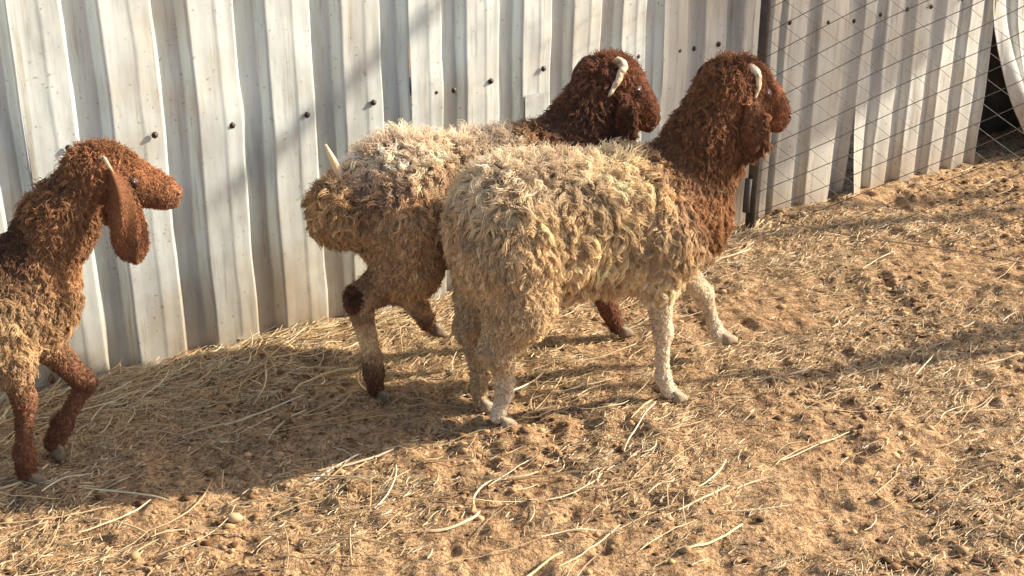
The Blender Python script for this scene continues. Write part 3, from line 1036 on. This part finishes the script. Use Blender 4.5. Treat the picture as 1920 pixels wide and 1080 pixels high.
mid_tab = {
    'torso': (CREAM * np.array((1.06, 1.0, 1.0)), .040, .0056, 1.6, 1.0, .9, 0.1, .016),
    'tail': (CREAM * np.array((.78, .70, .60)), .032, .0055, 1.8, 1.2, .9, 0.4, .018),
    'neck': (DBROWN * 1.35, .026, .0036, 1.3, 1.2, .8, 0.5, .02),
    'head': (RED * .85, .012, .0035, 1.6, 1.6, .5, 1.2, .012),
    'face': (RED * .78, .008, .0030, 1.3, 0.12, .5, 6.0, .005),
    'muzzle': (RED * .5, .003, .0020, .5, 0.0, .5, 4.0, .0022),
    'thigh': (CREAM * np.array((.84, .76, .68)), .028, .0042, 1.2, 1.0, 1.0, 0.8, .016),
    'gaskin': (CREAM * np.array((.62, .50, .40)), .022, .0050, 1.0, 0.8, 1.0, 2.0, .016),
    'shank': (CREAM * 1.1, .006, .003, .8, 0.12, 1.0, 2.8, .006),
    'foreleg': (np.array((.225, .105, .062)), .006, .003, 1.0, 0.12, 1.0, 2.8, .006),
    'fetlock': (RED * .62, .006, .0030, .8, 0.3, 1.0, 2.8, .009),
}
def mid_recolor(P, C):
    isb = (C[:, :1] > 0.33)
    e = (P[:, 0] - 0.03) / 0.05 + 1.6 * n3(P, 0.06, 15)
    w = (1 / (1 + np.exp(-2.0 * e)))[:, None] * 0.85
    C = np.where(isb, C * (1 - w) + np.array((0.24, 0.125, 0.062)) * w, C)
    C = face_tone(P, C, (.312, .700), .390, .600)
    # dark tuft on the stretched hock, brown blotches on the rump
    q = np.linalg.norm(P - np.array((-.472, -.09, .292)), axis=1)
    C = np.where((q < 0.036)[:, None], DBROWN * 0.9, C)
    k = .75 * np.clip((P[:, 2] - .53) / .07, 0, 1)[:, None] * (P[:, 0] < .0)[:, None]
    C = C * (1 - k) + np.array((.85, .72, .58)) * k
    b = np.clip(n3(P, 0.07, 25) * 1.8 - .3, 0, .5)[:, None] * (P[:, 0] < -.2)[:, None]
    C = C * (1 - b) + np.array((0.22, 0.115, 0.06)) * b
    return C
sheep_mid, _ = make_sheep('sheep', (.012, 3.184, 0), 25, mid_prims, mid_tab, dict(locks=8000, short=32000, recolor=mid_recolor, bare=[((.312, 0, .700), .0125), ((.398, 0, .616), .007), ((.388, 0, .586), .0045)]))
tag(sheep_mid, 'sheep between the nearest sheep and the fence, fat tail with cream tip, dark brown neck', 'sheep', 'sheep walking along the fence')
make_ear(sheep_mid, (.250, -.056, .712), (.258, -.095, .575), .072, RED * .55, roll=.7, woolly=260)
make_ear(sheep_mid, (.250, .056, .712), (.262, .105, .585), .070, RED * .75, out=1)
make_horn(sheep_mid, [(.258, -.030, .772), (.266, -.052, .766), (.246, -.068, .740), (.214, -.070, .698)], .0140)
make_horn(sheep_mid, [(.240, .026, .768), (.214, .046, .768), (.186, .052, .738), (.178, .050, .700)], .0085, M_SHADEHORN)
face_features(sheep_mid, mid_prims, (.312, .700), (.398, .616), [(.399, .594), (.389, .585), (.374, .586), (.356, .597)])
v, f = tube_np([(-.455, 0, .530), (-.462, 0, .575), (-.476, 0, .612), (-.491, 0, .648)], [.012, .010, .008, .003], 10)
tt = np_mesh('tail_tip', v, f, M_HIDE, sheep_mid, col=np.tile(CREAM * 1.15, (len(v), 1)))
make_hoof(sheep_mid, (-.410, -.080, .003), 0)
make_hoof(sheep_mid, (-.208, .070, .082), 0, .35)
make_hoof(sheep_mid, (.318, .000, .003), 0)
make_hoof(sheep_mid, (.098, -.085, .200), 0, 1.2)

# ---------- left sheep (only its front is in the picture)
left_prims = [
    rc('torso', (-.18, 0, .405), .125, (.14, 0, .405), .118, sy=.84),
    el('torso', (-.25, 0, .415), (.10, .11, .120), .05),
    rc('torso', (.16, 0, .39), .118, (.31, 0, .405), .090, .06, sy=.88),
    rc('neck', (.30, 0, .44), .092, (.385, 0, .560), .066, .05, sy=.86),
    rc('neck', (.385, 0, .560), .064, (.455, 0, .655), .054, .04, sy=.88),
    el('head', (.487, 0, .676), (.058, .050, .052), .03),
    rc('face', (.520, 0, .657), .042, (.600, 0, .611), .026, .03, sy=.82),
    rc('face', (.540, 0, .674), .021, (.616, 0, .622), .015, .02),
    rc('muzzle', (.602, 0, .611), .022, (.631, 0, .602), .0175, .012, sy=.95),
    rc('muzzle', (.602, 0, .590), .015, (.631, 0, .583), .0125, .006),
    rc('face', (.515, 0, .620), .031, (.605, 0, .594), .015, .025),
    rc('face', (.530, -.020, .660), .024, (.552, -.022, .652), .019, .012),
    rc('face', (.530, .020, .660), .024, (.552, .022, .652), .019, .012),
    rc('thigh', (-.24, -.07, .38), .082, (-.22, -.085, .30), .060, .05),
    rc('foreleg', (-.22, -.085, .29), .048, (-.30, -.08, .19), .028, .03),
    rc('foreleg', (-.30, -.08, .19), .022, (-.29, -.08, .045), .018, .02),
    rc('thigh', (-.24, .07, .38), .082, (-.20, .085, .30), .060, .05),
    rc('foreleg', (-.20, .085, .29), .048, (-.24, .08, .19), .028, .03),
    rc('foreleg', (-.24, .08, .19), .022, (-.16, .08, .045), .018, .02),
    rc('torso', (.24, -.062, .38), .070, (.25, -.085, .30), .042, .05),
    rc('foreleg', (.25, -.085, .30), .034, (.262, -.082, .215), .022, .03),
    el('foreleg', (.264, -.082, .205), (.0235, .022, .030), .012),
    rc('foreleg', (.262, -.082, .195), .0175, (.246, -.080, .085), .0150, .012),
    rc('fetlock', (.246, -.080, .082), .0205, (.245, -.080, .034), .0195, .012),
    rc('torso', (.28, .055, .38), .070, (.315, .05, .29), .042, .05),
    rc('foreleg', (.315, .05, .29), .034, (.385, .045, .178), .023, .03),
    el('foreleg', (.398, .045, .162), (.0245, .022, .026), .012),
    rc('foreleg', (.392, .045, .152), .0175, (.335, .03, .075), .0150, .012),
    rc('fetlock', (.335, .03, .075), .022, (.312, .02, .040), .020, .012),
]
LBODY = np.array((0.56, 0.40, 0.235))
left_tab = {
    'torso': (LBODY, .042, .0052, 1.4, 1.0, 1.0, 0.1, .018),
    'neck': (np.array((0.29, 0.155, 0.082)), .022, .0040, 1.4, 1.3, .9, 0.8, .018),
    'head': (BROWN * 1.35, .010, .0032, 1.5, 1.7, .5, 1.5, .012),
    'face': (np.array((0.31, 0.150, 0.075)), .007, .0028, 1.2, 0.08, .5, 6.5, .0045),
    'muzzle': (np.array((0.30, 0.15, 0.085)), .003, .0020, .5, 0.0, .5, 4.5, .0022),
    'thigh': (LBODY * .8, .03, .006, 1.1, 1.0, 1.0, 0.8, .018),
    'foreleg': (np.array((.235, .115, .068)), .006, .003, .9, 0.12, 1.0, 3.0, .006),
    'fetlock': (RED * .62, .007, .0030, .8, 0.3, 1.0, 2.8, .010),
}
def left_recolor(P, C):
    C = face_tone(P, C, (.543, .652), .640, .594)
    k = np.clip((P[:, 2] - .45) / .06, 0, 1)[:, None] * (P[:, 0] < .32)[:, None] * np.clip(.55 + n3(P, .06, 35) * 1.5, 0, .8)[:, None]
    C = C * (1 - k) + np.array((0.13, 0.07, 0.045)) * k
    f = np.clip((P[:, 0] - .33) / .08, 0, 1)[:, None] * (P[:, 2] < .5)[:, None] * (C[:, :1] > .3)
    return C * (1 - .5 * f) + np.array((0.38, 0.19, 0.08)) * .5 * f
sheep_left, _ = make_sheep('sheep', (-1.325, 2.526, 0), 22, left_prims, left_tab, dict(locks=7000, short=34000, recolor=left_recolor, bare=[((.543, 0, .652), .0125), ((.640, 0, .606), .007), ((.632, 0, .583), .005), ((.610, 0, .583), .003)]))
tag(sheep_left, 'brown long-eared sheep at the left, front leg lifted, body cut off by the picture edge', 'sheep', 'sheep walking along the fence')
make_ear(sheep_left, (.497, -.052, .690), (.533, -.100, .498), .076, RED * np.array((.95, 1.02, .95)), roll=.1, hair=1.0)
make_ear(sheep_left, (.497, .052, .690), (.520, .110, .510), .075, RED * 1.0, out=1)
make_horn(sheep_left, [(.485, -.040, .712), (.492, -.052, .712), (.500, -.060, .695), (.506, -.060, .680)], .0034)
face_features(sheep_left, left_prims, (.543, .652), (.640, .606), [(.647, .590), (.636, .584), (.618, .582), (.596, .584)], .95)
make_hoof(sheep_left, (-.28, -.08, .003)); make_hoof(sheep_left, (-.145, .08, .003))
make_hoof(sheep_left, (.258, -.080, .003))
make_hoof(sheep_left, (.305, .015, .010), 0, .9)

# ------------------------------------------------------------------ shade roof added out of view to shadow the fence
def fence_px(u, v):
    """where the sight line through a picture point meets the fence"""
    r = np.array([(u - 960) / 2500.0, 0, 0]) + (540 - v) / 2500.0 * np.array([0, math.sin(math.radians(23)), math.cos(math.radians(23))]) + np.array([0, math.cos(math.radians(23)), -math.sin(math.radians(23))])
    o = FO - np.array([0, 0, CAM_H])
    return np.array([0, 0, CAM_H]) + r * (o @ FN) / (r @ FN)
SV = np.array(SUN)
OCCLUDER_Z = 2.25
def to_occluder(p, z=OCCLUDER_Z): return p + SV * ((z - p[2]) / SV[2])
occluder = empty('shade_occluder', tuple(to_occluder(fence_px(1400, 430)) * np.array([1, 1, 0])))
tag(occluder, 'tin sheet shade roof on wooden poles, unseen, added to shade part of the fence', 'occluder')
RO = np.array(occluder.location)
poly = [to_occluder(fence_px(*q)) for q in [(1175, -160), (1170, 120), (1172, 440), (1400, 436), (1415, 335), (1500, 292), (1640, 190), (1700, 150), (1760, 60), (1800, -120)]]
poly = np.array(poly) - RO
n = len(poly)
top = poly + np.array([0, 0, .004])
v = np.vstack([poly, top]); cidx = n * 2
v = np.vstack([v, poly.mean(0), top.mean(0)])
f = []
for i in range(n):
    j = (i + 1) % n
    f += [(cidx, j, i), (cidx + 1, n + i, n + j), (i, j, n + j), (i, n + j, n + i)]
np_mesh('occluder_sheet', v, np.array(f), M_PANEL2, occluder, smooth=False)
a = to_occluder(fence_px(365, 400), 2.21) - RO; b = to_occluder(fence_px(900, -80), 2.21) - RO  # unseen pole laid to cast the diagonal shadow band on the fence
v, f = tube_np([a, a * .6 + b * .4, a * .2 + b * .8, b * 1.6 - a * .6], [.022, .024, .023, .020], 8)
np_mesh('occluder_pole', v, f, M_BARK, occluder)
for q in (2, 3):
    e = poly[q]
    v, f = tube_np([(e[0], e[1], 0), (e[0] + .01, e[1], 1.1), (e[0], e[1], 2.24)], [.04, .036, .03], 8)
    np_mesh('post', v, f, M_BARK, occluder)

log = empty('shadow_log', (2.65, 3.94, 0))  # out of view, added for the shadow strip it throws on the floor
tag(log, 'grey wooden log, unseen, added to cast a shadow strip on the pen floor', 'log')
v, f = tube_np([(-.06, .01, -.1), (0, 0, 0), (.36, -.06, .55), (.72, -.09, 1.08), (1.05, -.15, 1.6)], [.045, .043, .036, .038, .026], 9)
np_mesh('trunk', v, f, M_BARK, log)
v, f = tube_np([(.60, -.08, .90), (.75, .02, 1.1), (.98, .10, 1.22)], [.018, .015, .008], 7)
np_mesh('branch', v, f, M_BARK, log)

# ------------------------------------------------------------------ litter
def ribbons(n, segs, xs, ys, L, W, yaw, bend, lift, cols, name, label, seedz=0.0):
    """n bent flat straws: (segs+1) cross sections of 2 verts, folded"""
    k = segs + 1
    t = np.linspace(-0.5, 0.5, k)
    px = np.zeros((n, k)); py = np.zeros((n, k))
    a = yaw[:, None] + bend[:, None] * t[None] * 2
    dx = np.cos(a) * (L / segs)[:, None]; dy = np.sin(a) * (L / segs)[:, None]
    px[:, 1:] = np.cumsum(dx[:, 1:], 1); py[:, 1:] = np.cumsum(dy[:, 1:], 1)
    px += xs[:, None] - px.mean(1)[:, None]; py += ys[:, None] - py.mean(1)[:, None]
    h = ground_full(px, py)
    hm = h.max(1)[:, None]
    pz = h * 0.35 + hm * 0.65 + 0.0015 + lift[:, None] * (t[None] + 0.5) ** 1.5 + rng.random((n, 1)) * 0.003
    nxv = -np.sin(a); nyv = np.cos(a)
    tw = rng.uniform(-1, 1, (n, 1)) * 0.9
    w = (W[:, None] / 2) * np.minimum(1, 1.6 - np.abs(t[None]) * 1.8)
    A = np.stack([px + nxv * w, py + nyv * w, pz + tw * w], -1)
    B = np.stack([px, py, pz + w * 0.9], -1)
    Cc = np.stack([px - nxv * w, py - nyv * w, pz - tw * w], -1)
    V = np.stack([A, B, Cc], 2).reshape(-1, 3)
    base = (np.arange(n) * k * 3)[:, None, None]
    j = (np.arange(segs) * 3)[None, :, None]
    q = np.array([[0, 1, 4, 3], [1, 2, 5, 4]])
    F = (base + j)[:, :, :, None] + q[None, None]
    F = F.reshape(-1, 4)
    c = np.repeat(cols, k * 3, 0)
    return tag(np_mesh(name, V, F, M_STRAW, smooth=False, col=c), label, kind='stuff')

def in_pen(x, y, m=0.02):
    return ((x - FO[0]) * FN[0] + (y - FO[1]) * FN[1]) > m

def pts_in_view(n, x0=-1.6, x1=2.8, y0=1.7, y1=5.4, dens=None):
    out = []
    c = 0
    while c < n:
        x = rng.uniform(x0, x1, n); y = rng.uniform(y0, y1, n)
        ok = in_pen(x, y, 0.03) & (np.abs(x) < 0.46 * y + 0.35)
        if dens is not None: ok &= rng.random(n) < dens(x, y)
        out.append(np.stack([x[ok], y[ok]], 1)); c += ok.sum()
    return np.concatenate(out)[:n]

STRAWC = np.array([(0.62, 0.48, 0.29), (0.52, 0.37, 0.20), (0.70, 0.58, 0.40), (0.42, 0.28, 0.15), (0.52, 0.43, 0.26)])
def straw_cols(n, mul=1.0):
    c = 0.92 * STRAWC[rng.integers(0, len(STRAWC), n)] * rng.lognormal(0, 0.18, n)[:, None] * mul
    return np.clip(c, 0.02, 0.85)

def patchy(x, y): return np.clip(0.45 + 2.4 * vnoise(x, y, 0.35, 101) + 0.8 * vnoise(x, y, 0.09, 102), 0.05, 1)
n = 48000
p = pts_in_view(n, dens=patchy)
ribbons(n, 1, p[:, 0], p[:, 1], rng.uniform(.006, .026, n), rng.uniform(.0012, .0034, n), rng.normal(0.25, 0.9, n), np.zeros(n), rng.exponential(.002, n), straw_cols(n, .95), 'chaff', 'short chopped straw chaff strewn over the pen floor')
n = 3000
p = pts_in_view(n, dens=patchy)
ribbons(n, 4, p[:, 0], p[:, 1], rng.uniform(.03, .085, n), rng.uniform(.0014, .003, n), rng.normal(0.45, 0.75, n), rng.normal(0, .45, n), rng.exponential(.004, n), straw_cols(n, 1.0), 'straw', 'dry straw stems lying loose on the pen floor')
n = 330
p = pts_in_view(n, dens=lambda x, y: 0.35 + 0.65 * (x < 0.4))
ribbons(n, 9, p[:, 0], p[:, 1], rng.uniform(.09, .24, n), rng.uniform(.002, .0042, n), rng.normal(0.45, 0.6, n), rng.normal(0, .32, n), rng.exponential(.008, n), straw_cols(n, 1.15), 'long_straw', 'long bent pale straws lying on the pen floor')
# straw banked along the foot of the fence
n = 1100
s = rng.uniform(-1.6, 1.0, n); d = 0.035 + np.abs(rng.normal(0, .10, n))
q = np.array([fence_pt(a, 0, b) for a, b in zip(s, d)])
ribbons(n, 5, q[:, 0], q[:, 1], rng.uniform(.03, .14, n), rng.uniform(.0014, .0032, n), rng.normal(0.6, 0.45, n), rng.normal(0, .5, n), rng.exponential(.010, n), straw_cols(n, 1.1), 'banked_straw', 'straw banked along the foot of the metal fence')

# clods and droppings
iv = []
phi = (1 + 5 ** .5) / 2
for a in (-1, 1):
    for b in (-phi, phi):
        iv += [(0, a, b), (a, b, 0), (b, 0, a)]
iv = np.array(iv, float); iv /= np.linalg.norm(iv[0])
IF = []
for i in range(12):
    for j in range(i + 1, 12):
        for k in range(j + 1, 12):
            if max(np.linalg.norm(iv[i] - iv[j]), np.linalg.norm(iv[j] - iv[k]), np.linalg.norm(iv[i] - iv[k])) < 1.1:
                nrm = np.cross(iv[j] - iv[i], iv[k] - iv[i])
                IF.append((i, j, k) if nrm @ iv[i] > 0 else (i, k, j))
IF = np.array(IF)
n = 5000
p = pts_in_view(n, dens=lambda x, y: np.clip(0.45 + 1.8 * vnoise(x, y, 0.28, 131), .05, 1))
sz = rng.lognormal(math.log(.0048), .45, n)
sz = np.clip(sz, .002, .012)
V = iv[None] * (sz[:, None, None] * rng.uniform(.7, 1.3, (n, 12, 1))) * np.array([1.2, 1.0, .65])
z = ground_full(p[:, 0], p[:, 1]) + sz * 0.25
V = V + np.stack([p[:, 0], p[:, 1], z], 1)[:, None]
F = (IF[None] + (np.arange(n) * 12)[:, None, None]).reshape(-1, 3)
base = np.where(rng.random(n)[:, None] < .45, np.array([(0.15, 0.085, 0.045)]), np.array([(0.40, 0.26, 0.14)]))
cc = base * rng.lognormal(0, .25, n)[:, None]
tag(np_mesh('clods', V.reshape(-1, 3), F, M_CLOD, smooth=True, col=np.repeat(cc, 12, 0)), 'small crumbly clods and droppings on the pen floor', kind='stuff')

def clod(name, x, y, r, col, label, cat):
    sub = []
    v, f = lathe([(0.001, -1), (.6, -.8), (.95, -.3), (1, .1), (.8, .6), (.45, .85), (0.001, 1)], 12)
    v = v * np.array(r)
    v = v * (1 + 0.28 * n3(v * 1.0 + x, max(r) * .8, 7)[:, None])
    o = np_mesh(name, v, f, M_CLOD, smooth=True, col=np.tile(col, (len(v), 1)))
    o.location = (x, y, float(ground_full(np.array([x]), np.array([y]))[0]) + r[2] * .55)
    return tag(o, label, cat)
clod('dirt_clod', -.585, 2.40, (.019, .014, .011), (0.50, 0.37, 0.22), 'pale rounded dirt clod in the bottom left foreground', 'clod')
clod('dirt_clod', -1.165, 3.03, (.045, .03, .028), (0.26, 0.15, 0.08), 'brown dirt clod at the foot of the fence behind the left sheep', 'clod')
